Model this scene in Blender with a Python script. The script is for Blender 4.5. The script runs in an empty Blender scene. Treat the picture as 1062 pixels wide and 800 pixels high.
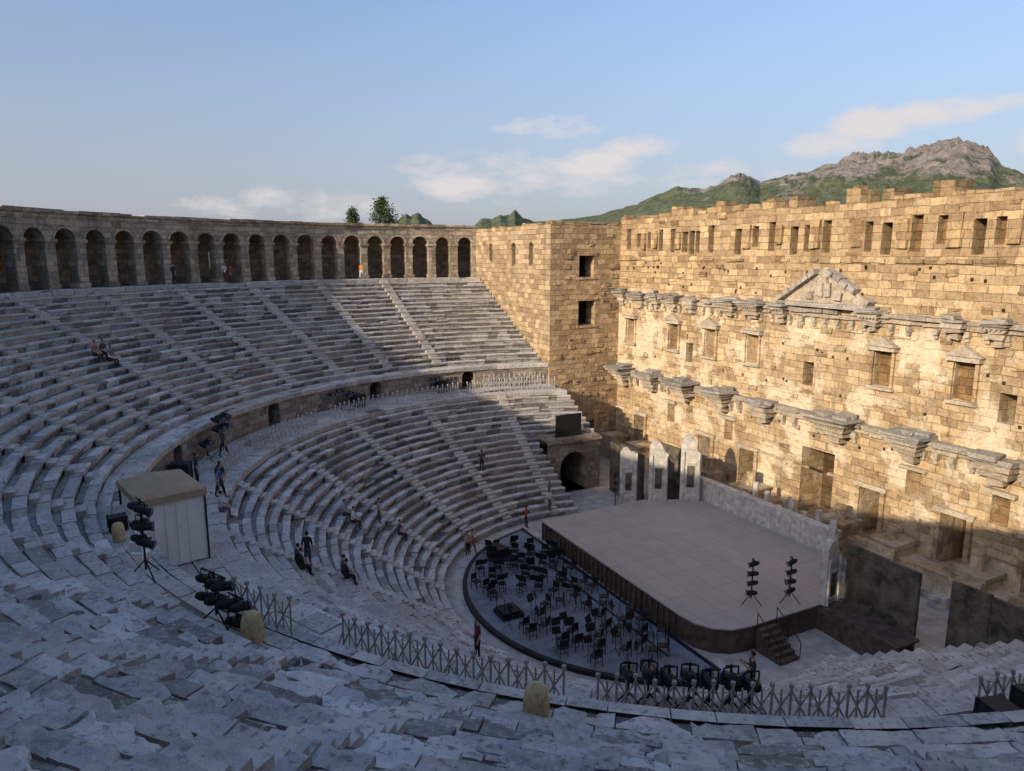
import bpy, bmesh, math, random
from mathutils import Vector, Matrix, noise
random.seed(7)
R=math.radians
SC=bpy.context.scene
CAM=Vector((33.2,-25.9,20.0))

# ---------------------------------------------------------------- node helpers
def newmat(name):
    m=bpy.data.materials.new(name); m.use_nodes=True
    nt=m.node_tree; nt.nodes.clear()
    out=nt.nodes.new('ShaderNodeOutputMaterial'); b=nt.nodes.new('ShaderNodeBsdfPrincipled')
    nt.links.new(b.outputs[0],out.inputs[0]); b.inputs['Roughness'].default_value=.9
    if 'Specular IOR Level' in b.inputs: b.inputs['Specular IOR Level'].default_value=.2
    return m,nt,b
def setin(nt,sock,v):
    if hasattr(v,'node'): nt.links.new(v,sock)
    elif isinstance(v,(tuple,list)) and len(v)==3 and sock.type=='RGBA': sock.default_value=(*v,1)
    else: sock.default_value=v
def mix(nt,f,a,b,mode='MIX'):
    n=nt.nodes.new('ShaderNodeMix'); n.data_type='RGBA'; n.blend_type=mode
    setin(nt,n.inputs[0],f); setin(nt,n.inputs[6],a); setin(nt,n.inputs[7],b); return n.outputs[2]
def math_(nt,op,a,b=None,clamp=False):
    n=nt.nodes.new('ShaderNodeMath'); n.operation=op; n.use_clamp=clamp
    setin(nt,n.inputs[0],a)
    if b is not None: setin(nt,n.inputs[1],b)
    return n.outputs[0]
def ramp(nt,f,p0,p1,c0=0,c1=1):
    n=nt.nodes.new('ShaderNodeMapRange'); n.inputs[1].default_value=p0; n.inputs[2].default_value=p1
    n.inputs[3].default_value=c0; n.inputs[4].default_value=c1; n.clamp=True
    setin(nt,n.inputs[0],f); return n.outputs[0]
def noise_(nt,scale,detail=4,vec=None,rough=.6):
    n=nt.nodes.new('ShaderNodeTexNoise'); n.inputs['Scale'].default_value=scale
    n.inputs['Detail'].default_value=detail; n.inputs['Roughness'].default_value=rough
    if vec is not None: nt.links.new(vec,n.inputs['Vector'])
    return n.outputs[0]
def objco(nt):
    return nt.nodes.new('ShaderNodeTexCoord').outputs['Object']
def bump(nt,b,h,strength=.5,dist=.05):
    n=nt.nodes.new('ShaderNodeBump'); n.inputs['Strength'].default_value=strength; n.inputs['Distance'].default_value=dist
    nt.links.new(h,n.inputs['Height']); nt.links.new(n.outputs[0],b.inputs['Normal'])
def colattr(nt):
    n=nt.nodes.new('ShaderNodeVertexColor'); n.layer_name='Col'; return n.outputs[0]

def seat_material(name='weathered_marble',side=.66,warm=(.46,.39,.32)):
    m,nt,b=newmat(name); co=objco(nt)
    c=colattr(nt)
    n1=noise_(nt,1.1,6,co); n2=noise_(nt,6,6,co,.68); n3=noise_(nt,.16,3,co); n4=noise_(nt,26,3,co)
    c=mix(nt,ramp(nt,n1,.42,.66,0,.75),c,mix(nt,1,c,(.54,.53,.53),'MULTIPLY'))
    c=mix(nt,ramp(nt,n2,.54,.65,0,.75),c,(.115,.11,.108))
    c=mix(nt,ramp(nt,n2,.46,.35,0,.6),c,(.70,.66,.60))
    c=mix(nt,ramp(nt,n4,.56,.68,0,.35),c,(.60,.56,.51))
    c=mix(nt,ramp(nt,n3,.42,.62,0,.35),c,warm)
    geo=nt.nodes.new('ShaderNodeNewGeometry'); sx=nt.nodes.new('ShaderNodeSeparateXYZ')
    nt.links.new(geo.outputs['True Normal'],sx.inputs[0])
    c=mix(nt,ramp(nt,sx.outputs[2],.3,.8,side,0),c,mix(nt,.35,c,(.05,.046,.042)))  # steep faces darkened: weathering plus riser shade painted into the colour
    nt.links.new(c,b.inputs['Base Color'])
    bump(nt,b,math_(nt,'ADD',n2,math_(nt,'MULTIPLY',n4,.5)),.8,.07)
    return m
def masonry_material(name,c1,c2,mortar,bw=1.05,bh=.5,plaster=0,grey=.0,useattr=False):
    m,nt,b=newmat(name); co=objco(nt)
    uv=nt.nodes.new('ShaderNodeUVMap'); uv.uv_map='UVMap'
    wn=nt.nodes.new('ShaderNodeTexNoise'); wn.inputs['Scale'].default_value=.9; wn.inputs['Detail'].default_value=6
    nt.links.new(co,wn.inputs['Vector'])
    va=nt.nodes.new('ShaderNodeVectorMath'); va.operation='MULTIPLY_ADD'
    nt.links.new(wn.outputs[1],va.inputs[0]); va.inputs[1].default_value=(.36,.26,0)
    nt.links.new(uv.outputs[0],va.inputs[2])
    def brick(w,h,off):
        br=nt.nodes.new('ShaderNodeTexBrick'); nt.links.new(va.outputs[0],br.inputs['Vector'])
        br.inputs['Scale'].default_value=1; br.inputs['Brick Width'].default_value=w; br.inputs['Row Height'].default_value=h
        br.inputs['Mortar Size'].default_value=.017; br.inputs['Mortar Smooth'].default_value=.6; br.inputs['Bias'].default_value=0
        br.offset_frequency=2; br.squash=off; br.squash_frequency=3; return br
    br=brick(bw,bh,.8); setin(nt,br.inputs['Color1'],c1); setin(nt,br.inputs['Color2'],c2); setin(nt,br.inputs['Mortar'],c2)
    b2=brick(bw,bh,.8); setin(nt,b2.inputs['Color1'],(1,1,1)); setin(nt,b2.inputs['Color2'],(.0,.0,.0)); setin(nt,b2.inputs['Mortar'],(.5,.5,.5)); 
    n1=noise_(nt,.33,6,co,.68); n2=noise_(nt,3.2,7,co,.7); n3=noise_(nt,13,4,co); n5=noise_(nt,.8,4,co); n6=noise_(nt,.55,5,co,.7)
    c=br.outputs[0]
    c=mix(nt,1,c,mix(nt,b2.outputs[0],(.76,.73,.70),(1.16,1.13,1.08)),'MULTIPLY')
    c=mix(nt,ramp(nt,n2,.46,.64,0,.62),c,mix(nt,1,c,(.54,.48,.42),'MULTIPLY'))
    c=mix(nt,ramp(nt,n3,.52,.70,0,.4),c,(.68,.57,.41))
    c=mix(nt,ramp(nt,n6,.52,.66,0,.5),c,mix(nt,1,c,(.62,.55,.48),'MULTIPLY'))
    mf=math_(nt,'MULTIPLY',br.outputs['Fac'],ramp(nt,n5,.38,.62,.1,.85))
    c=mix(nt,mf,c,mortar)
    mp=nt.nodes.new('ShaderNodeMapping'); mp.inputs['Scale'].default_value=(1.6,1.6,.16); nt.links.new(co,mp.inputs[0])
    st=noise_(nt,1.0,5,mp.outputs[0],.65)
    c=mix(nt,ramp(nt,st,.55,.70,0,.5),c,(.20,.155,.115))
    h=math_(nt,'ADD',math_(nt,'MULTIPLY',mf,-1.0),math_(nt,'MULTIPLY',n2,1.1))
    h=math_(nt,'ADD',h,math_(nt,'MULTIPLY',n3,.35))
    if plaster>0:
        sx=nt.nodes.new('ShaderNodeSeparateXYZ'); nt.links.new(co,sx.inputs[0])
        zone=ramp(nt,sx.outputs[2],16.0,17.4,0,-.14)
        pf=ramp(nt,math_(nt,'ADD',zone,math_(nt,'ADD',n1,math_(nt,'MULTIPLY',n2,.22))),.590,.655,0,.88)
        c=mix(nt,pf,c,mix(nt,ramp(nt,n2,.36,.66),(.74,.65,.50),(.50,.38,.24)))
        c=mix(nt,ramp(nt,sx.outputs[2],16.6,19.2,0,.4),c,mix(nt,1,c,(.80,.76,.71),'MULTIPLY'))
        h=math_(nt,'ADD',math_(nt,'MULTIPLY',h,ramp(nt,pf,0,.85,1,.35)),math_(nt,'MULTIPLY',pf,.8))
    if useattr: c=mix(nt,1,c,colattr(nt),'MULTIPLY')
    nt.links.new(c,b.inputs['Base Color']); bump(nt,b,h,1,.13)
    return m
def simple(name,col,rough=.7,metal=0,var=.25,scale=6,bmp=0.0):
    m,nt,b=newmat(name); co=objco(nt)
    n=noise_(nt,scale,4,co)
    dk=tuple(x*(1-var) for x in col); lt=tuple(min(1,x*(1+var)) for x in col)
    nt.links.new(mix(nt,ramp(nt,n,.3,.7),dk,lt),b.inputs['Base Color'])
    b.inputs['Roughness'].default_value=rough; b.inputs['Metallic'].default_value=metal
    if bmp: bump(nt,b,n,bmp,.03)
    return m
M={}
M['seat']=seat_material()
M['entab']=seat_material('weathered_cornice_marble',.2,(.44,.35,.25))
M['wall']=masonry_material('limestone_ashlar',(.53,.41,.27),(.39,.29,.185),(.13,.10,.07),.95,.48,useattr=True)
M['scaena']=masonry_material('scaena_stone_and_plaster',(.60,.46,.29),(.45,.33,.20),(.15,.11,.075),1.05,.5,plaster=.9,useattr=True)
M['gal']=masonry_material('arcade_stone',(.42,.36,.30),(.31,.27,.22),(.12,.10,.085),.8,.42,useattr=True)
M['black']=simple('black_metal',(.018,.018,.02),.5)
M['fence']=simple('fence_metal',(.30,.27,.24),.6,.1)
M['fence2']=simple('galvanised_fence_metal',(.44,.43,.42),.5,.1)
M['orch']=simple('grey_orchestra_carpet',(.20,.21,.235),.95,0,.25,1.5,.1)
M['brown']=simple('brown_stage_fascia',(.10,.072,.056),.85,0,.45,2.2,.3)
M['setwhite']=simple('painted_set_white',(.50,.47,.42),.9,0,.35,2.5,.5)
M['paving']=simple('pale_paving',(.43,.40,.36),.95,0,.3,1.2,.4)
M['sand']=simple('yellow_sandstone',(.50,.38,.20),.95,0,.3,8,.5)
M['tentwall']=simple('canvas_wall',(.74,.72,.66),.9,0,.08,2,.05)
M['tentroof']=simple('canvas_roof',(.38,.28,.18),.85,0,.12,2,.05)
M['white']=simple('white_plastic',(.75,.75,.75),.5,0,.05)
M['lens']=simple('lamp_lens',(.12,.12,.15),.15)

def stage_mat():
    m,nt,b=newmat('stage_floor_panels'); co=objco(nt)
    br=nt.nodes.new('ShaderNodeTexBrick'); nt.links.new(co,br.inputs['Vector'])
    br.inputs['Scale'].default_value=1; br.inputs['Brick Width'].default_value=2.4; br.inputs['Row Height'].default_value=1.6; br.offset=0
    br.inputs['Mortar Size'].default_value=.014
    setin(nt,br.inputs['Color1'],(.44,.385,.345)); setin(nt,br.inputs['Color2'],(.40,.355,.32)); setin(nt,br.inputs['Mortar'],(.22,.19,.17))
    n=noise_(nt,.8,6,co); n2=noise_(nt,7,4,co)
    c=mix(nt,ramp(nt,n,.4,.7,0,.45),br.outputs[0],(.32,.28,.25)); c=mix(nt,ramp(nt,n2,.55,.75,0,.2),c,(.5,.46,.42))
    nt.links.new(c,b.inputs['Base Color']); b.inputs['Roughness'].default_value=.65; return m
M['stagetop']=stage_mat()
def setdark_mat():
    m,nt,b=newmat('mottled_bronze_panel'); co=objco(nt)
    n=noise_(nt,.9,7,co,.7); n2=noise_(nt,5,5,co)
    c=mix(nt,ramp(nt,n,.4,.62),(.045,.04,.034),(.17,.145,.11))
    c=mix(nt,ramp(nt,n2,.55,.72,0,.5),c,(.24,.18,.11))
    nt.links.new(c,b.inputs['Base Color']); b.inputs['Roughness'].default_value=.6; bump(nt,b,n,.4,.05); return m
M['setdark']=setdark_mat()

# ---------------------------------------------------------------- mesh builder
class MB:
    def __init__(s): s.v=[];s.f=[];s.c=[];s.m=[];s.uv=[]
    def face(s,pts,col=(1,1,1),mi=0,uv=None):
        i=len(s.v); s.v.extend([tuple(p) for p in pts]); s.f.append(list(range(i,i+len(pts)))); s.c.append(col); s.m.append(mi); s.uv.append(uv)
    def mesh(s,vs,fs,col=(1,1,1),mi=0,cols=None):
        i=len(s.v); s.v.extend([tuple(p) for p in vs])
        for q,f in enumerate(fs): s.f.append([k+i for k in f]); s.c.append(cols[q] if cols else col); s.m.append(mi); s.uv.append(None)
    def box(s,c,sz,rot=0,col=(1,1,1),mi=0,taper=1.0,jit=0):
        x,y,z=sz[0]/2,sz[1]/2,sz[2]/2; vs=[]
        cr,sr=math.cos(rot),math.sin(rot)
        for dz in (-z,z):
            t=taper if dz>0 else 1
            for dx,dy in((-x,-y),(x,-y),(x,y),(-x,y)):
                px,py=dx*t+random.uniform(-jit,jit),dy*t+random.uniform(-jit,jit)
                vs.append((c[0]+px*cr-py*sr,c[1]+px*sr+py*cr,c[2]+dz+random.uniform(-jit,jit)))
        s.mesh(vs,[(3,2,1,0),(4,5,6,7),(0,1,5,4),(1,2,6,5),(2,3,7,6),(3,0,4,7)],col,mi)
    def tube(s,a,b,r,n=5,col=(1,1,1),mi=0,r2=None):
        a=Vector(a);b=Vector(b);d=(b-a)
        if d.length<1e-6:return
        d.normalize(); u=d.orthogonal().normalized(); w=d.cross(u); r2=r if r2 is None else r2
        vs=[a+(u*math.cos(2*math.pi*k/n)+w*math.sin(2*math.pi*k/n))*r for k in range(n)]+[b+(u*math.cos(2*math.pi*k/n)+w*math.sin(2*math.pi*k/n))*r2 for k in range(n)]
        fs=[(k,(k+1)%n,n+(k+1)%n,n+k) for k in range(n)]+[tuple(range(n))[::-1],tuple(range(n,2*n))]
        s.mesh(vs,fs,col,mi)
    def prism(s,poly,z0,z1,col=(1,1,1),mi=0,mtop=None):
        n=len(poly); vs=[(p[0],p[1],z0) for p in poly]+[(p[0],p[1],z1) for p in poly]
        s.mesh(vs,[(k,(k+1)%n,n+(k+1)%n,n+k) for k in range(n)]+[tuple(range(n))[::-1]],col,mi)
        s.mesh([(p[0],p[1],z1) for p in poly],[tuple(range(n))],col,mi if mtop is None else mtop)
    def build(s,name,mats,smooth=False,uvmode='box',parent=None,loc=None,rot=0):
        me=bpy.data.meshes.new(name); me.from_pydata(s.v,[],s.f); me.update()
        for m in mats: me.materials.append(m)
        me.polygons.foreach_set('material_index',s.m)
        ca=me.color_attributes.new('Col','FLOAT_COLOR','CORNER'); uvl=me.uv_layers.new(name='UVMap')
        cols=[];uvs=[]
        for p in me.polygons:
            c=s.c[p.index]; n=p.normal; suv=s.uv[p.index]
            for k,vi in enumerate(p.vertices):
                cols.extend((c[0],c[1],c[2],1)); co=me.vertices[vi].co
                if suv: uvs.extend(suv[k])
                elif uvmode=='cyl' and abs(n.z)<.8:
                    th=math.atan2(co.y,co.x)%(2*math.pi); uvs.extend((th*42,co.z))
                elif abs(n.z)>.75: uvs.extend((co.x,co.y))
                elif abs(n.x)>abs(n.y): uvs.extend((co.y+.37,co.z))
                else: uvs.extend((co.x,co.z))
        ca.data.foreach_set('color',cols); uvl.data.foreach_set('uv',uvs)
        if smooth: me.polygons.foreach_set('use_smooth',[True]*len(me.polygons))
        o=bpy.data.objects.new(name,me); SC.collection.objects.link(o)
        if parent: o.parent=parent
        if loc: o.location=loc
        o.rotation_euler[2]=rot
        return o
def empty(name,loc=(0,0,0)):
    o=bpy.data.objects.new(name,None); o.location=loc; SC.collection.objects.link(o); return o
def inst(mesh_obj,name,loc,rot=0,scale=1):
    o=bpy.data.objects.new(name,mesh_obj.data); o.location=loc; o.rotation_euler[2]=rot; o.scale=(scale,)*3; SC.collection.objects.link(o); return o

def P(r,th,z): return (r*math.cos(th),r*math.sin(th),z)
# ---------------------------------------------------------------- cavea
LOW_R,LOW_Z,LD,LH,LN=12.0,.5,.6,.379,19
PR,PZ=27.0,9.7
UP_R,UH,UN=28.3,.3875,19
UD=(41.8-UP_R)/UN; UP_Z=PZ+UH
TOPZ=PZ+UH*20
DZ=7.7
def surf(r):
    if r<LOW_R: return 0
    if r<LOW_R+LD*LN: return LOW_Z+LH*int((r-LOW_R)/LD)
    if r<PR: return DZ
    if r<UP_R: return PZ
    i=int((r-UP_R)/UD)
    return UP_Z+UH*min(i,UN)
def stonecol():
    t=random.random()
    if t<.22: g=random.uniform(.62,.76)
    elif t<.34: g=random.uniform(.22,.32)
    else: g=random.uniform(.42,.60)
    w=random.uniform(.005,.04)
    return (g+w,g,g-w*1.1)
def seat_block(mb,r0,depth,zt,hh,a,b,col,flat=False):
    rm=r0+depth/2; am=(a+b)/2
    d=(Vector(P(rm,am,zt))-CAM).length
    jr=random.uniform(-.035,.035); jz=random.uniform(-.022,.022)
    tilt=random.uniform(-.015,.015)
    if random.random()<.06: jz-=random.uniform(.04,.14); jr+=random.uniform(0,.1)
    zb=zt-hh-.08
    ch=random.uniform(.04,.075)
    if flat: prof=[(0,zb),(0,zt-.03),(.03,zt),(depth-.01,zt),(depth-.01,zb)]
    else: prof=[(.13,zb),(.11,zt-.19),(0,zt-.14),(0,zt-.025),(.03,zt),(depth*.64,zt-.005),(depth*.66,zt-ch),(depth+.05,zt-ch),(depth+.05,zb)]
    nseg=1
    near=d<21
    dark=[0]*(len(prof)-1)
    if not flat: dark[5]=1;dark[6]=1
    if near:
        nseg=8
        q=[];dk=[]
        for k in range(len(prof)-1):
            p0,p1=prof[k],prof[k+1]; L=math.hypot(p1[0]-p0[0],p1[1]-p0[1]); n=max(1,int(L/.11))
            for j in range(n): q.append((p0[0]+(p1[0]-p0[0])*j/n,p0[1]+(p1[1]-p0[1])*j/n)); dk.append(dark[k])
        q.append(prof[-1]); prof=q; dark=dk
    n=len(prof); vs=[]
    g=(.02 if near else .012)/rm
    brk=(random.random()<.25,random.random()<.25,random.uniform(.06,.22),random.uniform(.06,.22))
    for s in range(nseg+1):
        t=s/nseg; th=a+g+(b-a-2*g)*t
        for k,(dr,z) in enumerate(prof):
            rr=r0+dr+jr; zz=z+jz+tilt*(t-.5)*2
            x,y,_=P(rr,th,0)
            if near:
                nv=noise.noise(Vector((x*2.2,y*2.2,zz*2.2)))*.045+noise.noise(Vector((x*6,y*6,zz*6)))*.022
                zz+=nv
                if dr<.16:
                    e=max(0,noise.noise(Vector((x*2.6+5,y*2.6,zz*1.5)))-.08)*.4
                    x*=1+e/rr; y*=1+e/rr
                    if z>zt-.1: zz-=e*.45
                if dr<.3 and z>zt-.2:
                    if brk[0]: q_=max(0,1-t*3.2-dr*2); zz-=q_*brk[2]; x*=1+q_*.18/rr; y*=1+q_*.18/rr
                    if brk[1]: q_=max(0,1-(1-t)*3.2-dr*2); zz-=q_*brk[3]; x*=1+q_*.18/rr; y*=1+q_*.18/rr
            vs.append((x,y,zz))
    fs=[];cols=[]
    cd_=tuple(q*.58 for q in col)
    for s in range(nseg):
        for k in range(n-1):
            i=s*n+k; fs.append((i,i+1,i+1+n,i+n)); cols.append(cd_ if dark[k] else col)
    fs.append(tuple(range(n))[::-1]); fs.append(tuple(range(nseg*n,nseg*n+n))); cols+=[col,col]
    mb.mesh(vs,fs,col,0,cols)
def ends(ycut,r,ycr=None): 
    e=math.asin(min(.99,ycut/r)); e2=e if ycr is None else math.asin(min(.99,ycr/r)); return math.pi-e, 2*math.pi+e2
def ring_blocks(mb,r0,depth,zt,hh,ycut,blk=1.15,flat=False,colf=stonecol,ycr=None):
    a0,a1=ends(ycut,r0+depth/2,ycr); th=a0
    while th<a1-1e-4:
        w=blk*random.uniform(.6,1.5)/r0; e=min(a1,th+w)
        if a1-e<.3/r0: e=a1
        seat_block(mb,r0,depth,zt,hh,th,e,colf(),flat); th=e
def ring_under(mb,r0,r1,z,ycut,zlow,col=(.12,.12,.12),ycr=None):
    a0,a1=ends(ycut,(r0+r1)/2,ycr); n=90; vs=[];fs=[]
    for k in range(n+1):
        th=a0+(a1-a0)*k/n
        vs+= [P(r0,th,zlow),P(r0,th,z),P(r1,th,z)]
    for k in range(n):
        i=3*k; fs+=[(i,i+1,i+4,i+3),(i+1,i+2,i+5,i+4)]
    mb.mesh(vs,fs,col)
def stair(mb,th,r0,depth,z0,h,n,w,rs=0):
    for i in range(rs,n):
        rr=r0+depth*(i+1)-depth*.26; zt=z0+h*i+h*.5
        g=random.uniform(.52,.68)
        mb.box((*P(rr,th,0)[:2],zt-.2),(depth*.52,w*random.uniform(.92,1.05),.4),th+random.uniform(-.02,.02),(g+.02,g,g-.04),jit=.02)
        rr2=r0+depth*(i+.26); mb.box((*P(rr2,th,0)[:2],z0+h*i-.1+.03),(depth*.5,w,.2),th,(g+.01,g-.02,g-.06),jit=.012)

low=MB()
for i in range(LN):
    r=LOW_R+LD*i; yc=3.0 if r<18.4 else 8.28
    ring_blocks(low,r,LD,LOW_Z+LH*i,LH,yc,ycr=3.0)
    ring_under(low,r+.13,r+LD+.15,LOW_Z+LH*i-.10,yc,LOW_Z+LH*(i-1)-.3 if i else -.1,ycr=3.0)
for k in range(-5,6):
    stair(low,R(270+k*19.0),LOW_R,LD,LOW_Z,LH,LN,.75)
for sgn in(-1,1):
    pts=[(11.85,0)]; nn=11 if sgn<0 else 19
    for i in range(nn):
        pts+=[(LOW_R+LD*i,LOW_Z+LH*i-.03),(LOW_R+LD*(i+1),LOW_Z+LH*i-.03)]
    pts+=[(LOW_R+LD*nn,0)]
    low.face([(sgn*p[0],3.02,p[1]) for p in pts],(.3,.28,.25))
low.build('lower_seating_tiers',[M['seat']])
up=MB()
for i in range(UN):
    r=UP_R+UD*i
    ring_blocks(up,r,UD,UP_Z+UH*i,UH,8.28,1.25)
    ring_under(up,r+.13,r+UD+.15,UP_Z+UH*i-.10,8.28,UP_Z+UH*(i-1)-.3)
for k in range(-9,11):
    th=R(274+k*10.0) 
    if th<R(368): stair(up,th,UP_R,UD,UP_Z,UH,UN,.85)
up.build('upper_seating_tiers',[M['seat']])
def pavecol():
    g=random.uniform(.46,.66); return (g+.03,g,g-.04)
dz=MB()
for k in range(4):
    ring_blocks(dz,23.35+.92*k,.92,DZ+random.uniform(-.004,.004),.3,8.28,1.3,True,pavecol)
ring_under(dz,23.5,27.1,DZ-.06,8.28,DZ-.6)
for k in range(2): ring_blocks(dz,PR+.25+.55*k,.55,PZ,.2,8.28,1.3,True,pavecol)
ring_under(dz,27.3,28.6,PZ-.06,8.28,PZ-.4)
for k in range(2):
    ring_blocks(dz,41.8+.8*k,.8,TOPZ,.3,8.28,1.2,True,pavecol)
ring_under(dz,41.9,43.6,TOPZ-.06,8.28,17)
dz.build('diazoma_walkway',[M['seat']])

def wall_holes(mb,f,u0,u1,z0,z1,holes,maxdu=99,col=(1,1,1),dcol=(.25,.22,.2),uvf=None):
    us={u0,u1}; zs={z0,z1}
    for h in holes: us|={h[0],h[1]}; zs|={h[2],h[3]}
    us=sorted(us); nu=[]
    for a,b in zip(us,us[1:]):
        n=max(1,math.ceil((b-a)/maxdu)); nu+=[a+(b-a)*k/n for k in range(n)]
    nu.append(us[-1]); zs=sorted(zs)
    for a,b in zip(nu,nu[1:]):
        um=(a+b)/2
        for za,zb in zip(zs,zs[1:]):
            zm=(za+zb)/2
            if any(h[0]<um<h[1] and h[2]<zm<h[3] for h in holes): continue
            uv=[(a,za),(b,za),(b,zb),(a,zb)]
            mb.face([f(a,0,za),f(b,0,za),f(b,0,zb),f(a,0,zb)],col,0,uv)
    for h in holes:
        a,b,za,zb,d=h[:5]; arch=len(h)>5 and h[5]
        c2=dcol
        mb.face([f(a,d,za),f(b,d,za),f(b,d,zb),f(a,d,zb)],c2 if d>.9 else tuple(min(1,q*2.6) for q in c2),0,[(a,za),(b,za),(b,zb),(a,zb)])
        mb.face([f(a,0,za),f(a,d,za),f(a,d,zb),f(a,0,zb)],col,0,[(0,za),(d,za),(d,zb),(0,zb)])
        mb.face([f(b,0,za),f(b,d,za),f(b,d,zb),f(b,0,zb)],col,0,[(0,za),(d,za),(d,zb),(0,zb)])
        mb.face([f(a,0,za),f(b,0,za),f(b,d,za),f(a,d,za)],col,0,[(a,0),(b,0),(b,d),(a,d)])
        mb.face([f(a,0,zb),f(b,0,zb),f(b,d,zb),f(a,d,zb)],col,0,[(a,0),(b,0),(b,d),(a,d)])
        if arch:
            w=(b-a)/2; n=8; cz=zb-w
            for k in range(n):
                t0=math.pi*k/n; t1=math.pi*(k+1)/n
                x0,x1=a+w-w*math.cos(t0),a+w-w*math.cos(t1); y0,y1=cz+w*math.sin(t0),cz+w*math.sin(t1)
                mb.face([f(x0,0.003,y0),f(x1,0.003,y1),f(x1,0.003,zb),f(x0,0.003,zb)],col,0,[(x0,y0),(x1,y1),(x1,zb),(x0,zb)])
                mb.face([f(x0,0.003,y0),f(x1,0.003,y1),f(x1,d,y1),f(x0,d,y0)],col,0,[(x0,0),(x1,0),(x1,d),(x0,d)])
pw=MB(); rP=PR
a0,a1=ends(8.28,rP)
fP=lambda u,d,z:P(rP+.02+d,u/rP,z)
holes=[]
for deg in (179,199,222,247,262,283,305,327,349):
    c=R(deg)*rP; holes.append((c-.65,c+.65,DZ,DZ+1.68,1.1,True))
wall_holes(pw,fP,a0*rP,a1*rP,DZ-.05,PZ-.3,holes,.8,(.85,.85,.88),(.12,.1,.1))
th=a0
while th<a1:
    e=min(a1,th+random.uniform(.9,1.6)/rP)
    jz=random.uniform(-.015,.015)
    vs=[]
    for t in(th+.0006,e-.0006):
        for dr,z in((0,PZ-.42),(-.12,PZ-.34),(-.16,PZ-.02),(-.13,PZ+.012),(.24,PZ+.012)): vs.append(P(rP+dr,t,z+jz))
    pw.mesh(vs,[(0,1,6,5),(1,2,7,6),(2,3,8,7),(3,4,9,8),(0,1,2,3,4),(9,8,7,6,5)],random.choice([(.62,.6,.56),(.45,.45,.45),(.7,.66,.6)]),1); th=e
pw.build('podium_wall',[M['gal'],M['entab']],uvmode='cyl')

# ---------------------------------------------------------------- arcade gallery
GZ=TOPZ; GR=43.1; GX=.45
ga=MB(); a0,a1=ends(8.28,GR); nb=59; bw=(a1-a0)/nb
fG=lambda u,d,z:P(GR+d,u/GR,z)
TH=.95; sp=3.6; hw=.90
def gface(a,b,z0,z1,d,c): ga.face([fG(a,d,z0),fG(b,d,z0),fG(b,d,z1),fG(a,d,z1)],c,0,[(a,z0),(b,z0),(b,z1),(a,z1)])
for i in range(nb):
    u0=(a0+bw*i)*GR; u1=u0+bw*GR; uc=(u0+u1)/2
    c=random.uniform(.82,1.12); C=(c,c,c*random.uniform(.94,1))
    w=hw*random.uniform(.93,1.04); topz=GZ+4.75+GX; N=10
    L=(u0,uc-w); Rr=(uc+w,u1)
    for d in(0,TH):
        for (a,b) in(L,Rr): gface(a,b,GZ-.1,topz,d,C)
        for k in range(N):
            t0=math.pi*k/N;t1=math.pi*(k+1)/N
            x0,x1=uc-w*math.cos(t0),uc-w*math.cos(t1);y0,y1=GZ+sp+w*math.sin(t0),GZ+sp+w*math.sin(t1)
            ga.face([fG(x0,d,y0),fG(x1,d,y1),fG(x1,d,topz),fG(x0,d,topz)],C,0,[(x0,y0),(x1,y1),(x1,topz),(x0,topz)])
            if d==0:
                ga.face([fG(x0,0,y0),fG(x1,0,y1),fG(x1,TH,y1),fG(x0,TH,y0)],C,0,[(0,x0),(0,x1),(TH,x1),(TH,x0)])
                ra,rb,dd=1.02,1.2,-.04
                q=[fG(uc-w*ra*math.cos(t0),dd,GZ+sp+w*ra*math.sin(t0)),fG(uc-w*ra*math.cos(t1),dd,GZ+sp+w*ra*math.sin(t1)),fG(uc-w*rb*math.cos(t1),dd,GZ+sp+w*rb*math.sin(t1)),fG(uc-w*rb*math.cos(t0),dd,GZ+sp+w*rb*math.sin(t0))]
                ga.face(q,(C[0]*1.15,C[1]*1.12,C[2]*1.08),0)
                ga.face([q[0],q[1],fG(uc-w*ra*math.cos(t1),0,GZ+sp+w*ra*math.sin(t1)),fG(uc-w*ra*math.cos(t0),0,GZ+sp+w*ra*math.sin(t0))],C)
                ga.face([q[3],q[2],fG(uc-w*rb*math.cos(t1),0,GZ+sp+w*rb*math.sin(t1)),fG(uc-w*rb*math.cos(t0),0,GZ+sp+w*rb*math.sin(t0))],C)
    for ue in(uc-w,uc+w):
        ga.face([fG(ue,0,GZ-.1),fG(ue,TH,GZ-.1),fG(ue,TH,GZ+sp),fG(ue,0,GZ+sp)],C,0,[(0,GZ),(TH,GZ),(TH,GZ+sp),(0,GZ+sp)])
    th=u0/GR; pc=P(GR+TH/2,th,0); pw_=(bw*GR-2*hw)
    if random.random()<.85: ga.box((pc[0],pc[1],GZ+sp-.02),(TH+.3,pw_+.26,.2),th,C,jit=.04)
    ga.box((pc[0],pc[1],GZ+sp-.2),(TH+.16,pw_+.12,.16),th,C,jit=.03)
    ga.box((pc[0],pc[1],GZ+.16),(TH+.2,pw_+.16,.42),th,C,jit=.05)
th=a0
while th<a1:
    e=min(a1,th+random.uniform(1.0,1.9)/GR); jz=random.uniform(-.06,.05)-(.14 if random.random()<.14 else 0); c=random.uniform(.75,1.25); vs=[]
    for t in(th+.0003,e-.0003):
        for dr,z in((0,GZ+4.75),(-.06,GZ+4.8),(-.06,GZ+4.98),(-.28,GZ+5.1),(-.3,GZ+5.34+jz),(4.4,GZ+5.37+jz),(4.4,GZ+4.75)): vs.append(P(GR+dr,t,z+GX))
    ga.mesh(vs,[(k,k+1,k+8,k+7) for k in range(6)]+[(6,0,7,13)]+[tuple(range(7)),tuple(range(13,6,-1))],(c,c*.98,c*.94)); th=e
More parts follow.
